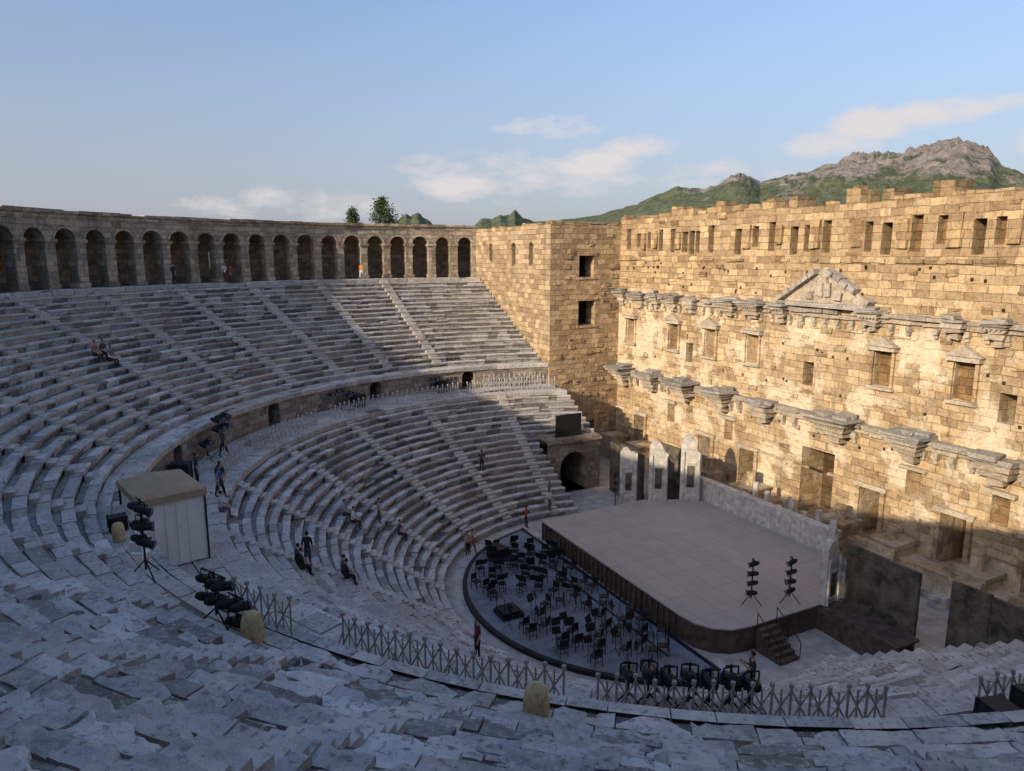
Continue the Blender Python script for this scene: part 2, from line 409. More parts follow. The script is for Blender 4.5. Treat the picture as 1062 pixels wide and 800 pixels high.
fB=lambda u,d,z:P(46.6+d,u/46.6,z); holes=[]
for i in range(nb):
    if i%7 in(3,):
        c=(a0+bw*(i+.5))*46.6; holes.append((c-.4,c+.4,GZ+1.2,GZ+2.8,.75))
zt_=GZ+4.75+GX
for fB_,s,zl in((fB,1,GZ-.1),(lambda u,d,z:P(47.4,u/47.4,z),47.4/46.6,-1)):
    prev=a0*46.6*s
    for h in holes:
        wall_holes(ga,fB_,prev,h[0]*s,zl,zt_,[],2,(.9,.85,.8)); wall_holes(ga,fB_,h[0]*s,h[1]*s,zl,h[2],[],2,(.9,.85,.8)); wall_holes(ga,fB_,h[0]*s,h[1]*s,h[3],zt_,[],2,(.9,.85,.8)); prev=h[1]*s
    wall_holes(ga,fB_,prev,a1*46.6*s,zl,zt_,[],2,(.9,.85,.8))
ring_under(ga,GR-.2,46.7,GZ-.02,8.28,GZ-.3,(.7,.68,.65))
ga.build('arcade_gallery',[M['gal']],uvmode='cyl')

# ---------------------------------------------------------------- stage building
sb=empty('roman_stage_building')
YW=16.3; XW=25.5; ZT=23.3
sc=MB()
fS=lambda u,d,z:(u,YW+d,z)
holes=[]
x=-24.2
wins=[-15.2,-9.8,-4.3,3.0,8.7,14.3,19.8]
slots=[]
while x<24.6:
    if min(abs(x-w) for w in wins)<.7: pass
    else:
        if random.random()<.85:
            w=random.uniform(.26,.38); zb=random.uniform(20.1,20.7); holes.append((x-w,x+w,zb,random.uniform(21.9,22.4),.6))
    slots.append(x); x+=1.62
for w in wins: holes.append((w-.35,w+.35,20.0,22.0,2.0))
for xx in(-23.4,-17.0,-12.3,-7.6,3.6,8.8,14,18.6,23.2): holes.append((xx-.6,xx+.6,11.6,13.9,.5))
for xx in(-14.9,-2.2,11.3,20.9): holes.append((xx-.45,xx+.45,10.7,12.4,2.2))
for xx in(-21.5,-12.3,-7.4,3.6,9.2,14,21): holes.append((xx-.75,xx+.75,1.2,4.6,2.2))
for xx in(-17,-9.7,6.4,11.6,17.5): holes.append((xx-.5,xx+.5,4.9,6.6,.4))
holes.append((-2.2,.6,1.2,6.2,2.4))
allholes=list(holes)
def clear(x,z,mx=.6,mz=.4): return not any(h[0]-mx<x<h[1]+mx and h[2]-mz<z<h[3]+mz for h in allholes)
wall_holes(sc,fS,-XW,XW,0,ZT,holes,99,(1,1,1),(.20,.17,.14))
sc.box((0,YW+4.2,ZT/2),(2*XW,3.0,ZT-.2))
x=-XW
while x<XW:
    w=random.uniform(.7,2.2); h=random.choice([.04,.08,.25,.3,.5,.6,.8,.95]); c=random.uniform(.65,1.1)
    sc.box((x+w/2,YW+.9,ZT+h/2-.05),(w-.03,1.8,h+.1),0,(c,c*.97,c*.92),jit=.07)
    if random.random()<.25: sc.box((x+w/2,YW+.6,ZT+h+.12),(w*.5,.8,.25),random.uniform(-.2,.2),(c,c*.97,c*.92),jit=.07)
    x+=w
sc.box((0,YW+2.4,ZT-.15),(2*XW,3,.3))
for x in slots:
    c=random.uniform(.75,1.1)
    if random.random()<.75 and clear(x+.81,21.3,.42,0): sc.box((x+.81,YW-.12,21.35+random.uniform(-.15,.15)),(random.uniform(.6,.8),random.uniform(.2,.36),random.uniform(1.2,1.95)),0,(c,c*.97,c*.92),jit=.05)
def band(mb,z,h,out,miss=.12,cc=(1,1,1),x0=-XW,x1=XW,mi=0):
    x=x0
    while x<x1:
        w=min(random.uniform(.7,1.9),x1-x)
        if random.random()>miss:
            c=random.uniform(.7,1.15); o=out*random.uniform(.7,1.1); mb.box((x+w/2,YW-o/2+.05,z+random.uniform(-.03,.03)),(w-.02,o+.1,h),0,(cc[0]*c,cc[1]*c,cc[2]*c),mi,jit=.045)
        x+=w
band(sc,19.6,.22,.16,.25); band(sc,16.15,.28,.55,.14,(.40,.35,.28),mi=1); band(sc,15.85,.3,.28,.12,(.50,.42,.31),mi=1)
band(sc,8.75,.3,.65,.18,(.36,.32,.27),mi=1); band(sc,8.4,.35,.32,.12,(.50,.42,.31),mi=1); band(sc,4.72,.15,.15,.3); band(sc,10.2,.18,.14,.4); band(sc,14.9,.16,.12,.5)
def entab(x,z,w,d,s=1.0,grey=.40,broken=.25):
    g=grey*random.uniform(.75,1.2); G=(g,g*.97,g*.93); c=random.uniform(.42,.58); C=(c,c*.84,c*.64)
    yb=YW+.05; br=random.random()<broken
    def bx(ww,dd,z0,z1,col,dx=0,mi=1): sc.box((x+dx,yb-dd/2,(z0+z1)/2),(ww,dd,z1-z0),random.uniform(-.04,.04),col,mi,jit=.08)
    bx(w*.60,d*.60,z-1.2*s,z-.82*s,C)
    bx(w*.70,d*.72,z-.80*s,z-.45*s,C)
    if not br: bx(w*.84,d*.88,z-.43*s,z-.20*s,(g*1.2,g*1.1,g*.95))
    if not br: bx(w*.98,d*.98,z-.19*s,z-.04*s,(g*1.1,g*1.04,g*.95))
    bx(w*(.8 if br else 1.06),d*(.7 if br else 1.04),z-.03*s-(.35*s if br else 0),z+.14*s-(.3*s if br else 0),G)
    for q in range(random.choice([1,2,3])):
        ww=w*random.uniform(.25,.6); sc.box((x+random.uniform(-.3,.3)*w,yb-d*random.uniform(.3,.6),z+.26*s-(.3*s if br else 0)),(ww,d*random.uniform(.35,.7),.24*s),random.uniform(-.3,.3),G,1,jit=.08)
    bx(w*.32,d*.42,z-1.7*s,z-1.22*s,C)
    if not br:
        n=int(w/.24)
        for q in range(n): sc.box((x-w*.38+q*w*.76/max(1,n-1),yb-d*.80,z-.50*s),(.1,.14,.1),0,C,1)
for xx in(-23.8,-19.4,-14.8,-10.1,-5.6,.9,6.3,11.5,16.3,20.8): entab(xx,9.0,random.uniform(2.3,2.8) if abs(xx-.9)>.2 else 3.4,random.uniform(1.6,2.2),1.0,.29,.2)
for xx in(-24.5,-21.8,-19.4,-17,-14.6,-12.3,-10,-7.4,-4.6,2.8,5.6,8.2,10.6,13.3,16,18.5,21,23.7):
    if xx in(5.6,-12.3): continue
    entab(xx,16.35+random.uniform(-.12,.12),random.uniform(1.3,2.3),random.uniform(.9,1.5),.75,.33,.4)
x=-25
while x<25:
    for z0,o,s in((15.45,.34,1.0),(8.0,.42,1.2)):
        if random.random()<.75:
            c=random.uniform(.42,.6); C=(c,c*.86,c*.68)
            sc.box((x,YW-o/2,z0),(.3*s,o,.34*s),random.uniform(-.05,.05),C,1,jit=.04); sc.box((x,YW-o*.3,z0-.3*s),(.24*s,o*.6,.24*s),0,C,1,jit=.03)
    x+=random.uniform(.8,1.15)
for xx in(-23.4,-17.0,-12.3,-7.6,3.6,8.8,14,18.6,23.2):
    for s in(-1,1): sc.box((xx+s*.74,YW-.08,12.75),(.2,.18,2.3),0,(1,.97,.93),jit=.015)
    sc.box((xx,YW-.22,14.05),(2.0,.5,.24),0,(.55,.47,.36),1,jit=.04)
    sc.box((xx,YW-.15,11.45),(1.8,.34,.2),0,(.55,.47,.36),1,jit=.04)
    k=random.random()
    p=[(-1.1,14.2),(1.1,14.2),(0,14.85)] if k>.4 else [(-1.1,14.2),(1.1,14.2),(.5,14.5)]
    sc.mesh([(xx+a,YW-.5,b) for a,b in p]+[(xx+a,YW,b) for a,b in p],[(0,1,2),(0,2,5,3),(1,4,5,2),(0,3,4,1)],(.5,.43,.33),1)
for xx in(-17,-9.7,6.4,11.6,17.5):
    sc.box((xx,YW-.18,6.8),(1.7,.4,.24),0,(.55,.47,.36),1,jit=.04)
for xx in(-21.5,-12.3,-7.4,3.6,9.2,14,21):
    for s in(-1,1): sc.box((xx+s*.92,YW-.08,2.9),(.3,.22,3.4),0,(.9,.87,.83),jit=.015)
    sc.box((xx,YW-.14,4.8),(2.4,.3,.3),0,(.55,.47,.36),1,jit=.03)
xc=-1.1; zb=16.4
sc.box((xc,YW-.35,zb+.15),(7.4,1.0,.3),0,(.42,.38,.33),1,jit=.04)
pts=[(-3.5,.3),(3.5,.3),(2.7,.95),(1.1,2.0),(.45,2.55),(-.1,2.75),(-.6,2.45),(-1.6,1.75),(-2.7,.95)]
sc.mesh([(xc+a,YW-.22,zb+b) for a,b in pts]+[(xc+a,YW+.02,zb+b) for a,b in pts],[tuple(range(9))]+[(k,(k+1)%9,9+(k+1)%9,9+k) for k in range(9)],(.52,.44,.33),1)
def rake(a,b,w=.34,d=.75):
    n=6
    for k in range(n):
        t0=k/n+.01;t1=(k+1)/n-.01
        if random.random()<.15: continue
        p0=(xc+a[0]+(b[0]-a[0])*t0,zb+a[1]+(b[1]-a[1])*t0); p1=(xc+a[0]+(b[0]-a[0])*t1,zb+a[1]+(b[1]-a[1])*t1)
        dx,dz_=p1[0]-p0[0],p1[1]-p0[1]; L=math.hypot(dx,dz_); nx,nz=-dz_/L*w,dx/L*w
        if nz<0:nx,nz=-nx,-nz
        j=random.uniform(-.1,.1)
        q=[p0,p1,(p1[0]+nx,p1[1]+nz+j),(p0[0]+nx,p0[1]+nz+j*.5)]
        sc.mesh([(a_,YW-d+j,b_) for a_,b_ in q]+[(a_,YW,b_) for a_,b_ in q],[(0,1,2,3),(0,4,5,1),(3,2,6,7),(0,3,7,4),(1,5,6,2)],(.40,.37,.32),1)
rake((-3.7,.3),(-.6,2.3)); rake((3.7,.3),(.2,2.45))
for a,b,w,h in((-.35,1.3,.5,1.0),(.35,1.2,.4,.8),(-1.2,.8,.45,.6),(1.2,.8,.5,.6),(0,1.9,.35,.4)): sc.box((xc+a,YW-.32,zb+b),(w,.35,h),0,(.5,.43,.34),1,jit=.1)
for k in range(110):
    x=random.uniform(-25,25); z=random.choice([7.4,10.6,13.2,17.2,18.6,19.0])+random.uniform(-.3,.3)
    if clear(x,z,.3,.3): sc.box((x,YW-.004,z),(.18,.03,.2),0,(.12,.1,.08))
for k in range(300):
    x=random.uniform(-25,25); z=random.uniform(5.2,23.0); c=random.uniform(.6,1.1)
    if clear(x,z): sc.box((x,YW-.02,z),(random.uniform(.3,1.0),random.uniform(.08,.26),random.uniform(.2,.45)),0,(c,c*.96,c*.9),jit=.06)
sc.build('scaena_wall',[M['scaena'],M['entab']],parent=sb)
pd=MB()
pd.box((-14.6,15.4,.75),(21.8,1.7,1.5)); pd.box((14.2,15.4,.75),(22.4,1.7,1.5))
for xx in(-23.8,-19.4,-14.8,-10.1,-5.6,.9+1.6,6.3,11.5,16.3,20.8):
    pd.box((xx,14.9,1.1),(1.8,2.0,2.2),0,(.95,.93,.9),jit=.05); pd.box((xx,14.9,2.3),(2.1,2.2,.22),0,(.8,.8,.8),jit=.05)
    if random.random()<.6: pd.tube((xx,14.9,2.4),(xx,14.9,2.4+random.uniform(.5,1.6)),.36,10,(.9,.88,.85))
pd.build('scaena_podium',[M['scaena']],parent=sb)
ZV=22.8
for sgn in(-1,1):
    tw=MB(); x0=sgn*XW; x1=sgn*44.5; YV=8.3
    fF=lambda u,d,z:(u,YV+d,z)
    hs=[]
    for xx in(29.3,33.0):
        hs.append((min(sgn*(xx-.42),sgn*(xx+.42)),max(sgn*(xx-.42),sgn*(xx+.42)),18.9,21.2,1.4,True))
    hs.append((min(sgn*38,sgn*38.8),max(sgn*38,sgn*38.8),19.3,21.2,1.4,True))
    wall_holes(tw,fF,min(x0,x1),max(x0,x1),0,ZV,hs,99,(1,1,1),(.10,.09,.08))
    fR=lambda u,d,z:(x0+sgn*d,u,z)
    yb=YW+.1
    hr=[(11.5,13.2,17.85,19.9,1.6),(11.5,13.4,13.2,15.6,1.6),(11.6,13.6,.1,3.6,2.0)]
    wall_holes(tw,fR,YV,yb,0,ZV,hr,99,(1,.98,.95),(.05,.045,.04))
    tw.box(((x0+x1)/2,13.9,ZV-.2),(abs(x1-x0)-.02,11.1,.36))
    tw.face([(x1,YV,0),(x1,20,0),(x1,20,ZV),(x1,YV,ZV)]); tw.face([(x0,20,0),(x1,20,0),(x1,20,ZV),(x0,20,ZV)])
    xx=abs(x0)-.0
    while xx<abs(x1):
        w=random.uniform(.7,1.8); h=random.choice([.05,.12,.25,.4]) if xx<32 else random.choice([.02,.06,.12]); c=random.uniform(.7,1.05)
        tw.box((sgn*(xx+w/2),YV+.45,ZV+h/2),(w-.03,1.0,h),0,(c,c*.96,c*.9),jit=.05 if xx<32 else .02); xx+=w
    yy=YV
    while yy<yb-.5:
        w=random.uniform(.9,1.6); tw.box((x0+sgn*.45,yy+w/2,ZV+.12),(1.0,w-.03,random.uniform(.1,.4)),0,(.95,.9,.85),jit=.06); yy+=w
    for k in range(70):
        c=random.uniform(.65,1.1); y_=random.uniform(YV+.6,yb-.6); z_=random.uniform(4,22.3)
        if any(h[0]-.7<y_<h[1]+.7 and h[2]-.5<z_<h[3]+.5 for h in hr): continue
        tw.box((x0-sgn*.02,y_,z_),(random.uniform(.08,.2),random.uniform(.3,.9),random.uniform(.2,.4)),0,(c,c*.97,c*.92),jit=.05)
    for (a,b,z0,z1,_) in hr[:2]:
        tw.box((x0-sgn*.03,(a+b)/2,z1+.16),(.14,b-a+.5,.3),0,(1.1,1.05,1),jit=.02); tw.box((x0-sgn*.03,(a+b)/2,z0-.12),(.14,b-a+.4,.22),0,(1.1,1.05,1),jit=.02)
    tw.build('versura_tower',[M['wall']],parent=sb)

pr=MB(); X=-16.6; sgn=-1
fX=lambda u,d,z:(X+sgn*d,u,z)
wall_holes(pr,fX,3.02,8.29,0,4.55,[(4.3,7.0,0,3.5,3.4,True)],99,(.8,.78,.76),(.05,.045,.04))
pr.box((sgn*17.75,5.66,4.62),(2.5,5.2,.2),0,(.8,.8,.8),jit=.01)
pr.box((X-sgn*.08,5.66,4.5),(.3,5.3,.22),0,(.9,.88,.85),jit=.01)
pr.build('parodos_arch_wall',[M['gal']])
scr=MB(); scr.box((0,0,1.0),(.12,2.5,1.9)); 
for s in(-1,1): scr.tube((.05,s*1.1,0),(.05,s*1.1,.2),.04); scr.tube((.05,s*1.1,.15),(-.6,s*1.1,0),.03)
for k in range(5): scr.box((.07,-1+k*.5,1.0),(.02,.02,1.9))
scr.build('led_screen_panel',[M['black']],loc=(-17.2,5.4,4.72))

# ---------------------------------------------------------------- floors
def disc(r,n=96,y1=None):
    pts=[]
    for k in range(n):
        t=2*math.pi*k/n; x,y=r*math.cos(t),r*math.sin(t)
        if y1 is not None: y=min(y,y1)
        pts.append((x,y))
    return pts
fl=MB(); fl.box((0,6,-.15),(60,30,.3)); fl.prism(disc(12.3,64),-.3,.004)
fl.build('orchestra_paving',[M['paving']])
op=MB(); op.prism(disc(10.9,96,-2.45),.01,.22,(1,1,1),1); op.prism(disc(10.62,96,-2.75),.1,.226,(1,1,1),0)
op.box((0,-4.0,.24),(15.5,.12,.03),0,(1,1,1),1)
op.build('orchestra_pit_platform',[M['orch'],M['black']])
stg=MB()
poly=[(-8.6,-2.0),(6.4,-2.2),(7.4,-2.05),(8.2,-1.6),(8.75,-.8),(8.9,.2),(8.9,5.3),(5.2,11.0),(-7.0,11.0),(-8.8,7.0)]
stg.prism(poly,0,1.34,(1,1,1),1)
stg.prism([(x*1.008,y*1.004-(.05 if y<0 else 0)) for x,y in poly],1.342,1.42,(1,1,1),0)
for k in range(30):
    x=-8.4+k*.5; stg.box((x,-2.09-.006*k/1.0,.68),(.06,.08,1.3),0,(1,1,1),1)
stg.build('stage_platform',[M['stagetop'],M['brown']])
ss=MB()
for k in range(6): ss.box((9.15+k*.28,1.2,(1.2-.2*k)/2),(.26,1.3,1.2-.2*k),0)
for s in(-1,1):
    ss.tube((9.1,1.2+s*.68,2.1),(10.7,1.2+s*.68,.95),.025,5,mi=1)
    for t in(0,.5,1): ss.tube((9.1+1.6*t,1.2+s*.68,1.2-1.1*t),(9.1+1.6*t,1.2+s*.68,2.1-1.15*t),.025,5,mi=1)
ss.build('stage_steps',[M['brown'],M['black']])
lw=MB()
for k in range(10): lw.box((-6.8+k*1.24,11.35,1.9+random.uniform(-.01,.01)),(1.22,.5+.03*(k%2),2.1))
lw.box((-1.2,11.35,3.0),(12.7,.62,.14),0)
lw.build('stage_rear_wall',[M['setwhite']])
def flat(x,y,rot,w,h,z0,topcut,name='scenery_flat',mat='setwhite'):
    m=MB(); t=.35
    pts=[(-w/2,0),(w/2,0),(w/2,h*topcut),(w*.3,h*(topcut+.03)),(w*.15,h*.93),(-w*.1,h),(-w*.3,h*.985),(-w/2,h*.90)]
    n=len(pts)
    m.mesh([(a,-t/2,b) for a,b in pts]+[(a,t/2,b) for a,b in pts],[tuple(range(n)),tuple(range(2*n-1,n-1,-1))]+[(k,(k+1)%n,n+(k+1)%n,n+k) for k in range(n)],(1,1,1),0)
    m.box((0,-t/2-.03,h*.42),(w*.36,.05,h*.3),0,(1,1,1),1); m.box((0,-t/2-.05,h*.6),(w*.5,.1,.12),0,(1,1,1),0); m.box((0,-t/2-.05,h*.25),(w*.5,.1,.1),0,(1,1,1),0)
    m.box((0,-t/2-.05,.12),(w*1.02,.1,.24),0,(1,1,1),0)
    for s in(-1,1): m.box((s*w*.38,-t/2-.06,h*.4),(w*.12,.12,h*.74),0,(1,1,1),0)
    return m.build(name,[M[mat],M['setdark']],loc=(x,y,z0),rot=rot)
flat(-9.4,6.0,R(60),1.3,4.6,1.0,.9); flat(-8.3,8.0,R(55),1.4,5.2,1.0,.8); flat(-7.2,10.2,R(50),1.5,5.6,1.0,.75)
flat(6.2,9.4,R(125),1.3,3.6,1.0,.85); flat(8.9,6.0,R(100),1.4,4.4,.6,.8)
def panel(x0,y0,x1,y1,z0,z1,name='scenery_wall',cut=.0):
    m=MB(); L=math.hypot(x1-x0,y1-y0); a=math.atan2(y1-y0,x1-x0)
    n=max(1,round(L/1.8))
    for k in range(n):
        zt=z1-cut*k/max(1,n)+random.uniform(-.12,.06)
        m.box(((k+.5)*L/n,0,(z0+zt)/2),(L/n-.03,.16+.03*(k%2),zt-z0),0)
        m.box(((k+.5)*L/n,.35,z0+.6),(.08,.6,1.2),0)
    return m.build(name,[M['setdark']],loc=(x0,y0,0),rot=a)
panel(9.2,6.9,13.4,6.7,.02,4.8); panel(14.9,6.7,18.4,6.9,.02,5.0); panel(18.7,7.2,21.6,9.4,.02,5.0)
panel(-15.4,8.6,-9.6,7.6,.02,4.4,cut=-.6); panel(-13.2,11.4,-8.0,11.6,.02,4.6)
bw_=MB()
bw_.box((11.3,5.2,.68),(4.8,.3,1.36),-.06); bw_.box((9.1,6.1,.68),(.3,1.9,1.36))
bw_.box((11.4,6.0,1.32),(4.6,1.3,.1)); bw_.build('side_stage_wall',[M['brown']])
rb=MB()
for k in range(60):
    x=random.uniform(-12,22); y=random.uniform(12.3,13.8); s=random.uniform(.25,.8)
    rb.box((x,y,s*.4),(s*1.3,s,s*.8),random.uniform(0,3),(1,1,1),jit=.1)
for k in range(7):
    x=-4+k*1.1; rb.tube((x,12.6,0),(x,12.6,random.uniform(2.5,3.8)),.24,10,r2=.2)
for k in range(30):
    x=random.uniform(13.6,19); y=random.uniform(3.4,6.0); s=random.uniform(.25,.6); rb.box((x,y,s*.3),(s*1.4,s,s*.6),random.uniform(0,3),(1,1,1),jit=.07)
rb.build('marble_fragments',[M['setwhite']])

# ---------------------------------------------------------------- fences
def fence(az0,az1,r,z=DZ,name='lattice_fence',h=1.15,mat='fence',t=.026):
    m=MB(); L=abs(R(az1-az0))*r; n=max(1,int(L/.5)); pts=[P(r,R(az0)+(R(az1)-R(az0))*k/n,z) for k in range(n+1)]
    for k,p in enumerate(pts):
        hh=h*random.uniform(.94,1.05)
        m.tube(p,(p[0]+random.uniform(-.02,.02),p[1],z+hh),t,4); m.box((p[0],p[1],z+hh),(t*3.2,t*3.2,t*3.2),.5)
        if k<n:
            q=pts[k+1]; mx,my=(p[0]+q[0])/2,(p[1]+q[1])/2
            m.tube((mx,my,z+.15),(mx,my,z+hh*.9),t*.8,4)
            m.tube((p[0],p[1],z+.12),(q[0],q[1],z+h-.1),t*.8,4); m.tube((p[0],p[1],z+h-.1),(q[0],q[1],z+.12),t*.8,4)
            if k%4==0: m.tube((p[0],p[1],z+h*.5),(p[0]+.3*math.cos(R(az0)),p[1]+.3*math.sin(R(az0)),z),t*.8,4)
    return m.build(name,[M[mat]])
for a,b,r in((300,317.5,24.4),(319.7,337.5,24.4),(344,366,24.4)): fence(a,b,r,t=.034)
fence(297.2,302.2,27.25,PZ,t=.03)
for a,b,r in((241.5,254,24.2),(220,239.5,24.0),(184.5,216,24.0),(162,182,24.3)): fence(a,b,r,mat='fence2',t=.034)
fence(164,176,26.6,mat='fence2',t=.034)

# ---------------------------------------------------------------- stage lights / stands
def lamp_head(m,c,yaw,pitch,s=1.0):
    c=Vector(c); d=Vector((math.cos(yaw)*math.cos(pitch),math.sin(yaw)*math.cos(pitch),math.sin(pitch)))
    m.tube(c-d*.2*s,c+d*.2*s,.13*s,10); m.tube(c+d*.2*s,c+d*.27*s,.15*s,10,mi=1,r2=.17*s); m.tube(c-d*.32*s,c-d*.2*s,.07*s,8,r2=.13*s)
    sd=Vector((-math.sin(yaw),math.cos(yaw),0))
    for q in(-1,1): m.tube(c+sd*q*.17*s,c+sd*q*.17*s+Vector((0,0,.26*s)),.018*s,4)
    m.tube(c+sd*.17*s+Vector((0,0,.26*s)),c-sd*.17*s+Vector((0,0,.26*s)),.018*s,4)
def light_stand(x,y,z,h=2.8,rows=2,cols=3,yaw=1.5,name='stage_light_stand',s=1.0):
    m=MB()
    for k in range(3):
        a=2*math.pi*k/3+.4; m.tube((0,0,.65*min(1,h/2)),(.6*math.cos(a),.6*math.sin(a),.02),.025,5)
    m.tube((0,0,.3),(0,0,h),.035,6)
    sx,sy=-math.sin(yaw),math.cos(yaw)
    for r_ in range(rows):
        zz=h-.05-r_*.55*s; w=.42*s*(cols-1)/2+.15
        m.tube((sx*w,sy*w,zz),(-sx*w,-sy*w,zz),.025,5)
        for c_ in range(cols):
            o=(c_-(cols-1)/2)*.42*s; lamp_head(m,(sx*o,sy*o,zz-.28*s),yaw+random.uniform(-.4,.4),-.3+random.uniform(-.3,.3),s)
    return m.build(name,[M['black'],M['lens']],loc=(x,y,z))
ori=lambda x,y: math.atan2(-y,-x)
def S(r,az,**k):
    x,y,_=P(r,R(az),0); light_stand(x,y,k.pop('z',surf(r)),yaw=ori(x,y),**k)
S(27.9,288,h=2.7,rows=3,cols=2,s=1.0)
S(27.9,297.3,h=1.6,rows=2,cols=3,s=1.0); S(27.9,299.3,h=1.2,rows=2,cols=2,s=.95)
S(25.9,239,h=2.7,rows=2,cols=4,s=1.1); S(26.3,242,h=1.4,rows=1,cols=3)
S(26.3,209,h=1.7,rows=1,cols=4,s=1.0); S(26.3,206,h=1.4,rows=1,cols=3)
S(26,187,h=1.6,rows=2,cols=3); S(26,183.5,h=1.4,rows=1,cols=3)
light_stand(7.2,2.0,1.42,2.6,4,1,-2.2); light_stand(8.0,4.0,1.42,2.6,4,1,-2.2)
light_stand(-9.6,5.0,0,3.6,3,1,-.6)
for k in range(7):
    S(23.95,321.6+k*1.3,z=DZ,h=1.35+.12*(k%2),rows=1,cols=1,s=1.3)
    if k%2: S(23.6,322.2+k*1.3,z=DZ,h=.95,rows=1,cols=2,s=.95)
S(25.3,352,h=1.2,rows=1,cols=4); S(25.6,346.5,h=1.0,rows=1,cols=4)

def case(x,y,z,rot,sx,sy,sz,name='flight_case'):
    m=MB(); m.box((0,0,sz/2+.1),(sx,sy,sz)); m.box((0,0,sz*.7+.1),(sx+.03,sy+.03,.05))
    for a in(-1,1):
        for b in(-1,1): m.tube((a*sx*.4,b*sy*.4,0),(a*sx*.4,b*sy*.4,.12),.05,6); m.box((a*sx/2,b*sy/2,sz/2+.1),(.06,.06,sz+.02))
    return m.build(name,[M['black']],loc=(x,y,z),rot=rot)
for r_,a,sz in((26.2,266,(1.0,.6,.8)),(25.6,343.0,(1.0,.7,1.0)),(25.4,345.8,(.9,.7,1.1)),(26.3,251,(1,.7,1)),(25.9,205,(1,.7,1.0)),(26.2,186,(1.1,.7,1.1)),(27.7,277.4,(.6,.5,.5)),(25.2,262,(.7,.5,.5))):
    x,y,z=P(r_,R(a),surf(r_)); case(x,y,z,R(a),*sz)
def pedestal(r_,az,s=1):
    m=MB(); prof=[(.36,0),(.42,.1),(.43,.5),(.40,.95),(.34,1.2),(.2,1.32),(0.01,1.36)]; n=12; vs=[]
    for q,(rr,z) in enumerate(prof):
        for k in range(n):
            a=2*math.pi*k/n; e=1/max(abs(math.cos(a)),abs(math.sin(a))); f=.55+.45*min(e,1.25)
            j=1+random.uniform(-.05,.05); vs.append((rr*f*math.cos(a)*s*j,rr*f*math.sin(a)*s*j,z*s))
    fs=[(q*n+k,q*n+(k+1)%n,(q+1)*n+(k+1)%n,(q+1)*n+k) for q in range(6) for k in range(n)]
    m.mesh(vs,fs); x,y,_=P(r_,R(az),0); m.build('sandstone_pedestal',[M['sand']],smooth=True,loc=(x,y,surf(r_)-.02),rot=R(az))
pedestal(27.9,300.6,.66); pedestal(27.9,317.6,.68); pedestal(27.8,279.6,.52)

tent=empty('control_booth_tent',(*P(25.95,R(273.6),0)[:2],DZ)); tent.rotation_euler[2]=R(14)
tm=MB(); W,D,H=3.2,2.3,2.95
tm.box((0,0,H/2+.05),(W,D,H)); 
for a in(-1,1):
    for b in(-1,1): tm.tube((a*(W/2+.04),b*(D/2+.04),0),(a*(W/2+.04),b*(D/2+.04),H+.1),.045,6,mi=1)
for k in range(4): tm.tube((W/2+.012,-D/2+.4+k*.42,.1),(W/2+.012,-D/2+.4+k*.42,H),.025,4)
for k in range(6): tm.tube((-W/2+.3+k*.5,D/2+.012,.1),(-W/2+.3+k*.5,D/2+.012,H),.02,4)
tm.build('tent_walls',[M['tentwall'],M['black']],parent=tent)
tr=MB(); e=.12
tr.mesh([(-W/2-e,-D/2-e,H-.2),(W/2+e,-D/2-e,H-.2),(W/2+e,D/2+e,H-.2),(-W/2-e,D/2+e,H-.2),(-W/2-e,-D/2-e,H+.08),(W/2+e,-D/2-e,H+.08),(W/2+e,D/2+e,H+.08),(-W/2-e,D/2+e,H+.08),(-W/2+.4,0,H+.32),(W/2-.4,0,H+.32)],
 [(0,1,5,4),(1,2,6,5),(2,3,7,6),(3,0,4,7),(4,5,9,8),(6,7,8,9),(5,6,9),(7,4,8)])
tr.build('tent_roof',[M['tentroof']],parent=tent)
def chair_mesh(name,mat,s=1):
    m=MB()
    m.box((0,0,.45),(.44,.42,.05)); m.box((0,-.21,.72),(.42,.045,.34)); 
    for a in(-1,1):
        m.tube((a*.19,.18,0),(a*.19,.17,.45),.022,4); m.tube((a*.2,-.24,0),(a*.19,-.2,.88),.022,4)
    m.tube((-.19,.18,.2),(.19,.18,.2),.014,4); m.tube((-.19,-.22,.2),(.19,-.22,.2),.014,4)
    return m.build(name,[mat])
wc=chair_mesh('plastic_chair',M['white']); x,y,_=P(27.7,R(285.5),0); wc.location=(x,y,PZ); wc.rotation_euler[2]=1
inst(wc,'plastic_chair',(13.2,4.1,.01),2.0,1.2); inst(wc,'plastic_chair',(14.0,4.3,.01),2.6,1.2)
def stand_mesh():
    m=MB()
    for k in range(3):
        a=2*math.pi*k/3; m.tube((0,0,.25),(.28*math.cos(a),.28*math.sin(a),.01),.015,4)
    m.tube((0,0,.2),(0,0,1.1),.018,4)
    m.mesh([(-.25,.02,1.0),(.25,.02,1.0),(.25,.14,1.34),(-.25,.14,1.34),(-.25,.0,1.01),(.25,.0,1.01),(.25,.12,1.35),(-.25,.12,1.35)],[(0,1,2,3),(7,6,5,4),(0,4,5,1),(1,5,6,2),(2,6,7,3),(3,7,4,0)])
    m.box((0,-.02,1.0),(.5,.07,.02)); return m.build('music_stand',[M['black']])
ch=chair_mesh('orchestra_chair',M['black']); st=stand_mesh()
cx,cy=.3,-8.9; first=True
